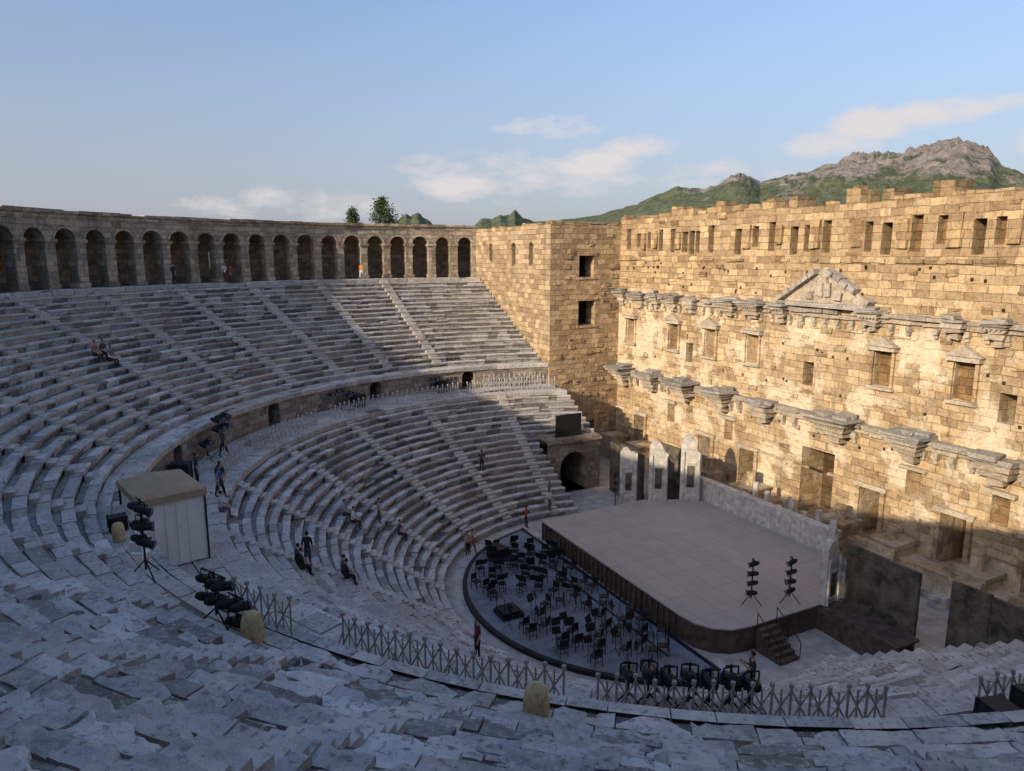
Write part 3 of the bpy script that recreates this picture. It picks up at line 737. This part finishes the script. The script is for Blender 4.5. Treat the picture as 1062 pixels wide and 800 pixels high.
for ri,rr in enumerate((1.8,2.9,4.0,5.1,6.2,7.3,8.4)):
    n=int(math.pi*rr/.95)
    for k in range(n+1):
        a=R(-8)+math.pi*1.08*k/n+random.uniform(-.05,.05); q=rr+random.uniform(-.3,.3)
        x,y=cx+q*math.cos(a),cy+q*math.sin(a)
        if y>-3.0 or math.hypot(x,y)>10.2 or random.random()<.1: continue
        face=math.atan2(cy-y,cx-x)-math.pi/2+random.uniform(-.5,.5)
        if first: ch.location=(x,y,.228); ch.rotation_euler[2]=face; st.location=(x-.6,y-.6,.228); first=False; continue
        inst(ch,'orchestra_chair',(x,y,.228),face,1.05)
        if random.random()<.7:
            inst(st,'music_stand',(x-.55*math.cos(a),y-.55*math.sin(a),.228),face+random.uniform(-.3,.3),random.uniform(.9,1.1))
cp=MB(); cp.box((0,0,.12),(1.3,1.3,.2)); cp.box((0,0,.3),(1.1,1.1,.14))
for a in(-1,1): cp.tube((a*.5,-.5,.3),(a*.5,-.5,1.2),.02,5)
cp.tube((-.5,-.5,1.2),(.5,-.5,1.2),.02,5); cp.build('conductor_podium',[M['black']],loc=(cx,cy-.3,.23))
case(-6.6,-6.5,.23,.3,1.2,.8,.8)

# ---------------------------------------------------------------- people
skinm=simple('skin',(.45,.28,.2),.6,0,.08,9); shoem=simple('shoes',(.05,.045,.04),.7); lipm=simple('lips',(.35,.12,.1),.5)
cm={}
def clothing(nm,c):
    if (nm,c) not in cm: cm[(nm,c)]=simple(nm,c,.85,0,.15,9)
    return cm[(nm,c)]
def mk_person(pose,shirt,trous,hair=(.03,.02,.015),name='person'):
    J={}
    def j(n,p,r): J[n]=(Vector(p),r)
    if pose=='sit':
        j('pel',(0,0,.13),.135); j('sp',(0,.0,.36),.125); j('ch',(0,.05,.58),.15); j('nk',(0,.08,.76),.06); j('hd',(0,.10,.83),.055)
        for s,n in((-1,'l'),(1,'r')):
            j(n+'sh',(s*.17,.06,.66),.075); j(n+'el',(s*.25,.14,.40),.048); j(n+'wr',(s*.13,.36,.25),.034); j(n+'ha',(s*.10,.43,.22),.036)
            j(n+'hp',(s*.09,.04,.11),.105); j(n+'kn',(s*.13,.44,.13),.075); j(n+'an',(s*.14,.46,-.30),.045); j(n+'to',(s*.15,.62,-.345),.04)
        hc=Vector((0,.12,.93))
    else:
        w=.22 if pose=='walk' else .03
        j('pel',(0,0,.95),.13); j('sp',(0,0,1.14),.12); j('ch',(0,.0,1.34),.15); j('nk',(0,.01,1.50),.06); j('hd',(0,.02,1.57),.055)
        for s,n in((-1,'l'),(1,'r')):
            f=w*s
            j(n+'sh',(s*.18,0,1.43),.075); j(n+'el',(s*.25,-f*.4-.01,1.14),.048)
            if pose=='photo': j(n+'wr',(s*.10,.26,1.36),.034); j(n+'ha',(s*.05,.32,1.42),.036)
            else: j(n+'wr',(s*.26,-f*.7+.06,.89),.034); j(n+'ha',(s*.26,-f*.8+.08,.81),.038)
            j(n+'hp',(s*.09,0,.90),.105); j(n+'kn',(s*.10,f*.7+.02,.50),.072); j(n+'an',(s*.11,f,.09 if f>=-.1 else .14),.045); j(n+'to',(s*.13,f+.16,.042),.042)
        hc=Vector((0,.03,1.66))
    E=[('pel','sp','S'),('sp','ch','S'),('ch','nk','S'),('nk','hd','K')]
    for n in'lr': E+=[('ch',n+'sh','S'),(n+'sh',n+'el','S'),(n+'el',n+'wr','K'),(n+'wr',n+'ha','K'),('pel',n+'hp','T'),(n+'hp',n+'kn','T'),(n+'kn',n+'an','T'),(n+'an',n+'to','B')]
    for n,s in(('l',-1),('r',1)):
        h=J[n+'ha'][0]; d=(h-J[n+'wr'][0]).normalized(); side=Vector((0,1,0)) if pose!='sit' else Vector((1,0,0)); side=(side-d*side.dot(d)).normalized(); inn=d.cross(side).normalized()*-s
        for q,ln in enumerate((.062,.075,.07,.052)):
            off=side*(.027-.018*q); j(f'{n}f{q}a',h+off+d*.035,.010); j(f'{n}f{q}b',h+off+d*(.035+ln*.6)+inn*.008,.009); j(f'{n}f{q}c',h+off+d*(.035+ln)+inn*.025,.008)
            E+=[(n+'ha',f'{n}f{q}a','K'),(f'{n}f{q}a',f'{n}f{q}b','K'),(f'{n}f{q}b',f'{n}f{q}c','K')]
        j(n+'tha',h+side*.05-d*.01,.011); j(n+'thb',h+side*.075+d*.03,.009); E+=[(n+'ha',n+'tha','K'),(n+'tha',n+'thb','K')]
    names=list(J); idx={n:i for i,n in enumerate(names)}
    me=bpy.data.meshes.new('sk'); me.from_pydata([J[n][0] for n in names],[(idx[a],idx[b]) for a,b,_ in E],[]); me.update()
    ob=bpy.data.objects.new('sk',me); SC.collection.objects.link(ob)
    ob.modifiers.new('s','SKIN')
    if not me.skin_vertices:
        bpy.context.view_layer.objects.active=ob; ob.select_set(True)
        bm=bmesh.new(); bm.from_mesh(me); bm.verts.layers.skin.verify(); bm.to_mesh(me); bm.free()
    for i,n in enumerate(names):
        r=J[n][1]; me.skin_vertices[0].data[i].radius=(r,r*(.8 if n in('ch','sp','pel') else 1)); me.skin_vertices[0].data[i].use_root=(n=='pel')
    sb_=ob.modifiers.new('d','SUBSURF'); sb_.levels=1
    dg=bpy.context.evaluated_depsgraph_get(); em=bpy.data.meshes.new_from_object(ob.evaluated_get(dg))
    bpy.data.objects.remove(ob)
    bm=bmesh.new(); bm.from_mesh(em)
    mi={'S':0,'T':1,'K':2,'B':3}
    segs=[(J[a][0],J[b][0],mi[t]) for a,b,t in E]
    for f in bm.faces:
        c=f.calc_center_median(); best=9;bt=0
        for a,b,t in segs:
            ab=b-a; k=max(0,min(1,(c-a).dot(ab)/max(1e-9,ab.length_squared))); dd=(c-a-ab*k).length
            if dd<best: best=dd;bt=t
        f.material_index=bt; f.smooth=True
    def ell(c,sx,sy,sz,i,u=10,v=8):
        n0=len(bm.faces); bmesh.ops.create_uvsphere(bm,u_segments=u,v_segments=v,radius=1,matrix=Matrix.Translation(c)@Matrix.Diagonal((sx,sy,sz,1))); bm.faces.ensure_lookup_table()
        for f in bm.faces[n0:]: f.material_index=i; f.smooth=True
    ell(hc,.074,.092,.112,2,14,12)
    ell(hc+Vector((0,.02,-.06)),.052,.066,.055,2)
    ell(hc+Vector((0,-.018,.03)),.083,.092,.095,4,14,10)
    ell(hc+Vector((0,.095,-.015)),.013,.02,.022,2,6,5)
    for s in(-1,1): ell(hc+Vector((s*.077,0,-.01)),.012,.022,.032,2,6,5); ell(hc+Vector((s*.03,.084,.008)),.012,.008,.008,4,6,4)
    ell(hc+Vector((0,.083,-.055)),.024,.008,.006,5,6,4)
    m2=bpy.data.meshes.new(name); bm.to_mesh(m2); bm.free()
    for mt_ in(clothing('shirt',shirt),clothing('trousers',trous),skinm,shoem,clothing('hair',hair),lipm): m2.materials.append(mt_)
    return m2
def person(r,az,rot,pose='stand',shirt=(.1,.1,.12),trous=(.04,.045,.07),h=1.0,z=None,hair=(.03,.02,.015)):
    if pose=='sit':
        if r<PR: i=round((r-LOW_R)/LD); r=LOW_R+LD*i+.20; zz=LOW_Z+LH*i
        else: i=round((r-UP_R)/UD); r=UP_R+UD*i+.20; zz=UP_Z+UH*i
        rot=0
    else: zz=surf(r) if z is None else z
    x,y,_=P(r,R(az),0)
    me=mk_person(pose,shirt,trous,hair); o=bpy.data.objects.new('person',me); SC.collection.objects.link(o); o.location=(x,y,zz+.005)
    o.rotation_euler[2]=math.atan2(-y,-x)-math.pi/2+rot; o.scale=(h,)*3
BL=(.03,.03,.035); RD=(.45,.05,.05); OR=(.6,.22,.06); WH=(.6,.6,.58); BU=(.06,.12,.35)
def rowr(r):
    i=int((r-LOW_R)/LD); return LOW_R+LD*i+.2
person(20.4,272.6,0,'sit',BL); person(20.4,274.2,0,'sit',BL,BL); person(rowr(19.9),271.6,1.0,'stand',BL,(.06,.08,.14))
person(18.0,242.3,0,'sit',(.25,.3,.4)); person(17.4,243.0,0,'sit',WH); person(rowr(16.5),236.7,.6,'stand',(.3,.3,.34),(.1,.1,.14),.95)
person(15.0,236.3,0,'sit',(.05,.06,.09)); person(17.9,270.7,0,'sit',BL,BL); person(18.0,269.0,0,'sit',(.1,.1,.14),BL)
person(11.4,220.6,.5,'walk',OR,(.25,.1,.08)); person(11.6,222.4,-.6,'stand',(.35,.3,.3),BL,.95)
person(rowr(16.9),299.7,2.6,'stand',(.14,.03,.06),BL); person(11.2,190.2,1.2,'stand',RD,BL); person(rowr(16.3),191.5,2.2,'stand',(.06,.06,.08),BL)
person(rowr(21.3),331.7,1.5,'photo',BL,BL); person(23.7,258.3,.3,'walk',BU,BL); person(23.75,256.8,1.2,'stand',BL,(.2,.18,.15))
person(23.1,263.5,0,'sit',(.4,.4,.42),(.1,.1,.15)); person(25.3,252.4,.4,'stand',BL,BL); person(25.6,240.5,1.2,'walk',(.08,.08,.1),BL)
person(42.4,213.6,.4,'stand',BL,BL); person(42.3,206.8,0,'photo',WH,(.1,.05,.05)); person(42.4,206.0,.9,'stand',(.3,.05,.05),BL,.9); person(42.3,187,-.7,'walk',OR,WH,.95)
person(35.0,235.0,0,'sit',(.05,.05,.07),BL); person(35.0,236.2,0,'sit',(.3,.1,.1),BL); person(34.3,235.4,0,'sit',(.1,.12,.2),BL)
person(12.2,176.8,.4,'stand',WH,(.1,.1,.14),z=LOW_Z); person(12.8,175.6,1.4,'stand',(.12,.14,.2),BL,z=LOW_Z+LH)

# ---------------------------------------------------------------- trees
M['bark']=simple('bark',(.12,.09,.07),.95)
ml,nt,b=newmat('pine_foliage'); nt.links.new(mix(nt,1,(.05,.08,.035),colattr(nt),'MULTIPLY'),b.inputs['Base Color']); M['leaf']=ml
def pine(name,x,y,z,h,w,seed,cb,lv=24):
    random.seed(seed); m=MB(); m.tube((0,0,0),(.3,0,h*.95),.32,8,r2=.06)
    for k in range(lv):
        t=k/(lv-1); zz=h*(cb+(1-cb)*t*.96); rr=w*.5*(.95-.9*t**1.6)*(.75+.5*random.random())+.2
        for q in range(7):
            a=random.uniform(0,6.28); L=rr*random.uniform(.5,1.15); tip=Vector((L*math.cos(a),L*math.sin(a),zz+random.uniform(-.2,.7)))
            m.tube((0,0,zz-.2),tip,.05,4,r2=.01)
            for s in range(40):
                f=random.uniform(.3,1.05)**.7; c=Vector((0,0,zz)).lerp(tip,f)+Vector([random.gauss(0,.24) for _ in range(3)])
                d=Vector([random.gauss(0,1) for _ in range(3)]).normalized()*random.uniform(.14,.32); e=d.orthogonal().normalized()*.08
                g=random.uniform(.55,1.35); m.face([c-e,c+e,c+d],(g,g,g),1)
    m.build(name,[M['bark'],M['leaf']],loc=(x,y,z)); random.seed(7)
pine('pine_tree',-52,.5,10,16.4,7.4,3,.5); pine('pine_tree',-57.7,-1.7,10,15.4,2.6,5,.6,14)

# ---------------------------------------------------------------- terrain
def ground_mat():
    m,nt,b=newmat('dry_scrub_ground'); co=objco(nt); n=noise_(nt,.02,8,co); n2=noise_(nt,.3,5,co)
    c=mix(nt,ramp(nt,n,.4,.6),(.07,.085,.035),(.22,.18,.11)); c=mix(nt,ramp(nt,n2,.5,.7,0,.6),c,(.05,.07,.025))
    nt.links.new(c,b.inputs['Base Color']); return m
g=MB(); n=64
rings=[0,60,200,800,3000,9000]
vs=[(0,0,-.5)]; 
for q in rings[1:]:
    for k in range(n): vs.append((q*math.cos(2*math.pi*k/n),q*math.sin(2*math.pi*k/n),-.5))
fs=[(0,1+k,1+(k+1)%n) for k in range(n)]
for i in range(len(rings)-2):
    for k in range(n): fs.append((1+i*n+k,1+(i+1)*n+k,1+(i+1)*n+(k+1)%n,1+i*n+(k+1)%n))
g.mesh(vs,fs); g.build('ground',[ground_mat()],smooth=True)
hs=MB(); n=60; m_=14; vs=[]
for i in range(m_+1):
    for k in range(n+1):
        th=math.pi*.94+ (math.pi*1.12)*k/n; r=47.5+i*9; t=i/m_
        edge=math.sin(math.pi*k/n)**.35 if 0<k<n else 0
        z=(11.5*(1-t)**1.3)*edge*1.0-.6*t+noise.noise(Vector((r*math.cos(th)*.05,r*math.sin(th)*.05,0)))*1.5*math.sin(math.pi*t)
        vs.append((r*math.cos(th),r*math.sin(th),z))
fs=[(i*(n+1)+k,i*(n+1)+k+1,(i+1)*(n+1)+k+1,(i+1)*(n+1)+k) for i in range(m_) for k in range(n)]
hs.mesh(vs,fs); hs.build('hillside_terrain',[ground_mat()],smooth=True)
prof=[(-60,.015),(-20,.02),(-12,.03),(-9.2,.035),(-8.6,.047),(-8.2,.052),(-7.9,.049),(-7.3,.053),(-6.9,.047),(-6.4,.044),(-5.8,.035),(-3.2,.035),(-2.4,.0464),(-1.6,.045),(-.9,.053),(-.3,.051),(.2,.0575),(.9,.049),(1.6,.044),(3.6,.046),(6.6,.051),(9.5,.064),(12.4,.080),(14.5,.081),(15.6,.088),(16.4,.100),(17,.103),(17.8,.099),(18.6,.088),(20.6,.098),(23.2,.106),(24.6,.113),(25.6,.112),(27.9,.112),(28.8,.119),(29.6,.126),(30.5,.1287),(31.4,.125),(32,.118),(32.8,.115),(33.3,.100),(34.6,.087),(40,.075),(60,.03)]
def pf(a):
    for (a0,v0),(a1,v1) in zip(prof,prof[1:]):
        if a0<=a<=a1: 
            t=(a-a0)/(a1-a0); return v0+(v1-v0)*t
    return .015
mt=MB(); NA,ND=640,90; vs=[]; A0,A1=-40,50
for i in range(ND+1):
    d=600+1900*(i/ND)
    for k in range(NA+1):
        az=A0+(A1-A0)*k/NA; hx=-.8894*math.cos(R(az))+.4571*math.sin(R(az)); hy=.4571*math.cos(R(az))+.8894*math.sin(R(az))
        x,y=CAM.x+d*hx,CAM.y+d*hy
        Hh=pf(az)*1600; e=math.exp(-((d-1600)/(480 if d<1600 else 500))**2)
        nz=noise.fractal(Vector((x*.004,y*.004,1)),.9,2.1,6)
        ndg=1-abs(noise.noise(Vector((x*.009,y*.009,4))))*2
        crag=abs(noise.fractal(Vector((x*.018,y*.018,7)),.7,2.2,5))
        rk=max(0,min(1,(Hh-120)/60)); 
        if az<2: rk=max(rk,.35)
        z=-2+(20+Hh)*e + (nz*.15+ndg*.05)*Hh*e*(1.0-.8*math.exp(-((d-1600)/130)**2)) + (crag-.35)*e*(5+15*rk)*min(1,Hh/90)
        vs.append((x,y,z))
fs=[(i*(NA+1)+k,i*(NA+1)+k+1,(i+1)*(NA+1)+k+1,(i+1)*(NA+1)+k) for i in range(ND) for k in range(NA)]
mt.mesh(vs,fs)
mm,nt,b=newmat('mountain_scrub_and_rock'); co=objco(nt)
sx=nt.nodes.new('ShaderNodeSeparateXYZ'); nt.links.new(co,sx.inputs[0])
n1=noise_(nt,.011,8,co,.7); n2=noise_(nt,.05,10,co,.75); 
fac=math_(nt,'ADD',ramp(nt,sx.outputs[2],90,210,-.07,.15),math_(nt,'ADD',math_(nt,'MULTIPLY',n1,.65),math_(nt,'MULTIPLY',n2,.35)))
c=mix(nt,ramp(nt,fac,.52,.58),mix(nt,ramp(nt,n2,.42,.6),(.12,.16,.085),(.25,.27,.16)),mix(nt,ramp(nt,n2,.38,.62),(.29,.25,.235),(.56,.49,.44)))  # scrub and rock tones lightened: distance haze put into the colour
nt.links.new(c,b.inputs['Base Color']); bump(nt,b,n2,1,25)
mt.build('mountains',[mm])

# ---------------------------------------------------------------- sky, sun, camera
SUN_EL,SUN_B=19.8,17.5
sd=Vector((math.sin(R(SUN_B))*math.cos(R(SUN_EL)),-math.cos(R(SUN_B))*math.cos(R(SUN_EL)),math.sin(R(SUN_EL))))
ld=bpy.data.lights.new('sun','SUN'); ld.energy=5; ld.angle=R(.5); ld.color=(1,.83,.59)
lo=bpy.data.objects.new('sun',ld); lo.rotation_euler=sd.to_track_quat('Z','Y').to_euler(); SC.collection.objects.link(lo)
w=bpy.data.worlds.new('World'); SC.world=w; w.use_nodes=True; nt=w.node_tree; nt.nodes.clear()
out=nt.nodes.new('ShaderNodeOutputWorld'); bg=nt.nodes.new('ShaderNodeBackground'); nt.links.new(bg.outputs[0],out.inputs[0])
sky=nt.nodes.new('ShaderNodeTexSky'); sky.sky_type='NISHITA'; sky.sun_disc=False; sky.sun_elevation=R(SUN_EL); sky.sun_rotation=R(180-SUN_B)
sky.altitude=50; sky.air_density=1.0; sky.dust_density=1.6; sky.ozone_density=1.4
tc=nt.nodes.new('ShaderNodeTexCoord'); D=tc.outputs['Generated']
def dot(v):
    n=nt.nodes.new('ShaderNodeVectorMath'); n.operation='DOT_PRODUCT'; nt.links.new(D,n.inputs[0]); n.inputs[1].default_value=v; return n.outputs['Value']
fh=dot((-.8894,.4571,0)); rt=dot((.4571,.8894,0)); zz=dot((0,0,1))
az=math_(nt,'ARCTAN2',rt,fh)
cb=nt.nodes.new('ShaderNodeCombineXYZ'); nt.links.new(az,cb.inputs[0]); nt.links.new(math_(nt,'MULTIPLY',zz,2.2),cb.inputs[1])
cn=noise_(nt,13,9,cb.outputs[0],.62); cn2=noise_(nt,45,6,cb.outputs[0],.6)
tot=None
for a0,e0,wa,we,s in((4.2,.108,7.0,.030,.72),(9.8,.136,2.8,.016,1.05),(7.0,.122,3.6,.017,1.05),(4.5,.115,3.4,.015,.95),(-4,.090,3.6,.020,.98),(-2,.10,8,.034,.62),(-17,.065,8,.024,.6),(23.6,.132,3.4,.017,1.05),(25.6,.150,3.0,.021,1.15),(28.2,.158,3.6,.016,1.05),(31.5,.164,5.5,.012,.85),(37,.12,3.5,.022,1.0),(3,.165,4.5,.015,.65),(14,.10,7,.024,.5)):
    dx=math_(nt,'DIVIDE',math_(nt,'SUBTRACT',az,R(a0)),R(wa)); dy=math_(nt,'DIVIDE',math_(nt,'SUBTRACT',zz,e0),we)
    r2=math_(nt,'ADD',math_(nt,'MULTIPLY',dx,dx),math_(nt,'MULTIPLY',dy,dy))
    g_=math_(nt,'MULTIPLY',ramp(nt,r2,0,1.8,1,0),s)
    tot=g_ if tot is None else math_(nt,'MAXIMUM',tot,g_)
cm_=math_(nt,'ADD',math_(nt,'MULTIPLY',tot,.58),math_(nt,'ADD',math_(nt,'MULTIPLY',cn,1.25),math_(nt,'MULTIPLY',cn2,.3)))
mask=math_(nt,'MULTIPLY',ramp(nt,cm_,.95,1.36,0,.92),ramp(nt,tot,0,.35,0,1))
gain=nt.nodes.new('ShaderNodeVectorMath'); gain.operation='SCALE'; nt.links.new(sky.outputs[0],gain.inputs[0]); nt.links.new(ramp(nt,zz,.03,.42,.9,1.4),gain.inputs['Scale'])
skyc=mix(nt,1,gain.outputs[0],(.98,.97,1.06),'MULTIPLY')
haze=ramp(nt,zz,0.02,.34,.72,0)
base=mix(nt,haze,skyc,(2.85,2.98,3.7))
colr=mix(nt,mask,base,(5.1,4.75,4.75))
nt.links.new(colr,bg.inputs[0]); bg.inputs[1].default_value=.15
cd=bpy.data.cameras.new('camera'); cd.sensor_width=36; cd.lens=740/1062*36; cd.clip_end=20000; cd.clip_start=.1
co_=bpy.data.objects.new('camera',cd); co_.location=CAM; SC.collection.objects.link(co_)
p=R(10.4); fw=Vector((-.8894*math.cos(p),.4571*math.cos(p),-math.sin(p))); co_.rotation_euler=fw.to_track_quat('-Z','Y').to_euler()
SC.camera=co_
SC.view_settings.view_transform='Standard'; SC.view_settings.look='None'; SC.view_settings.exposure=0
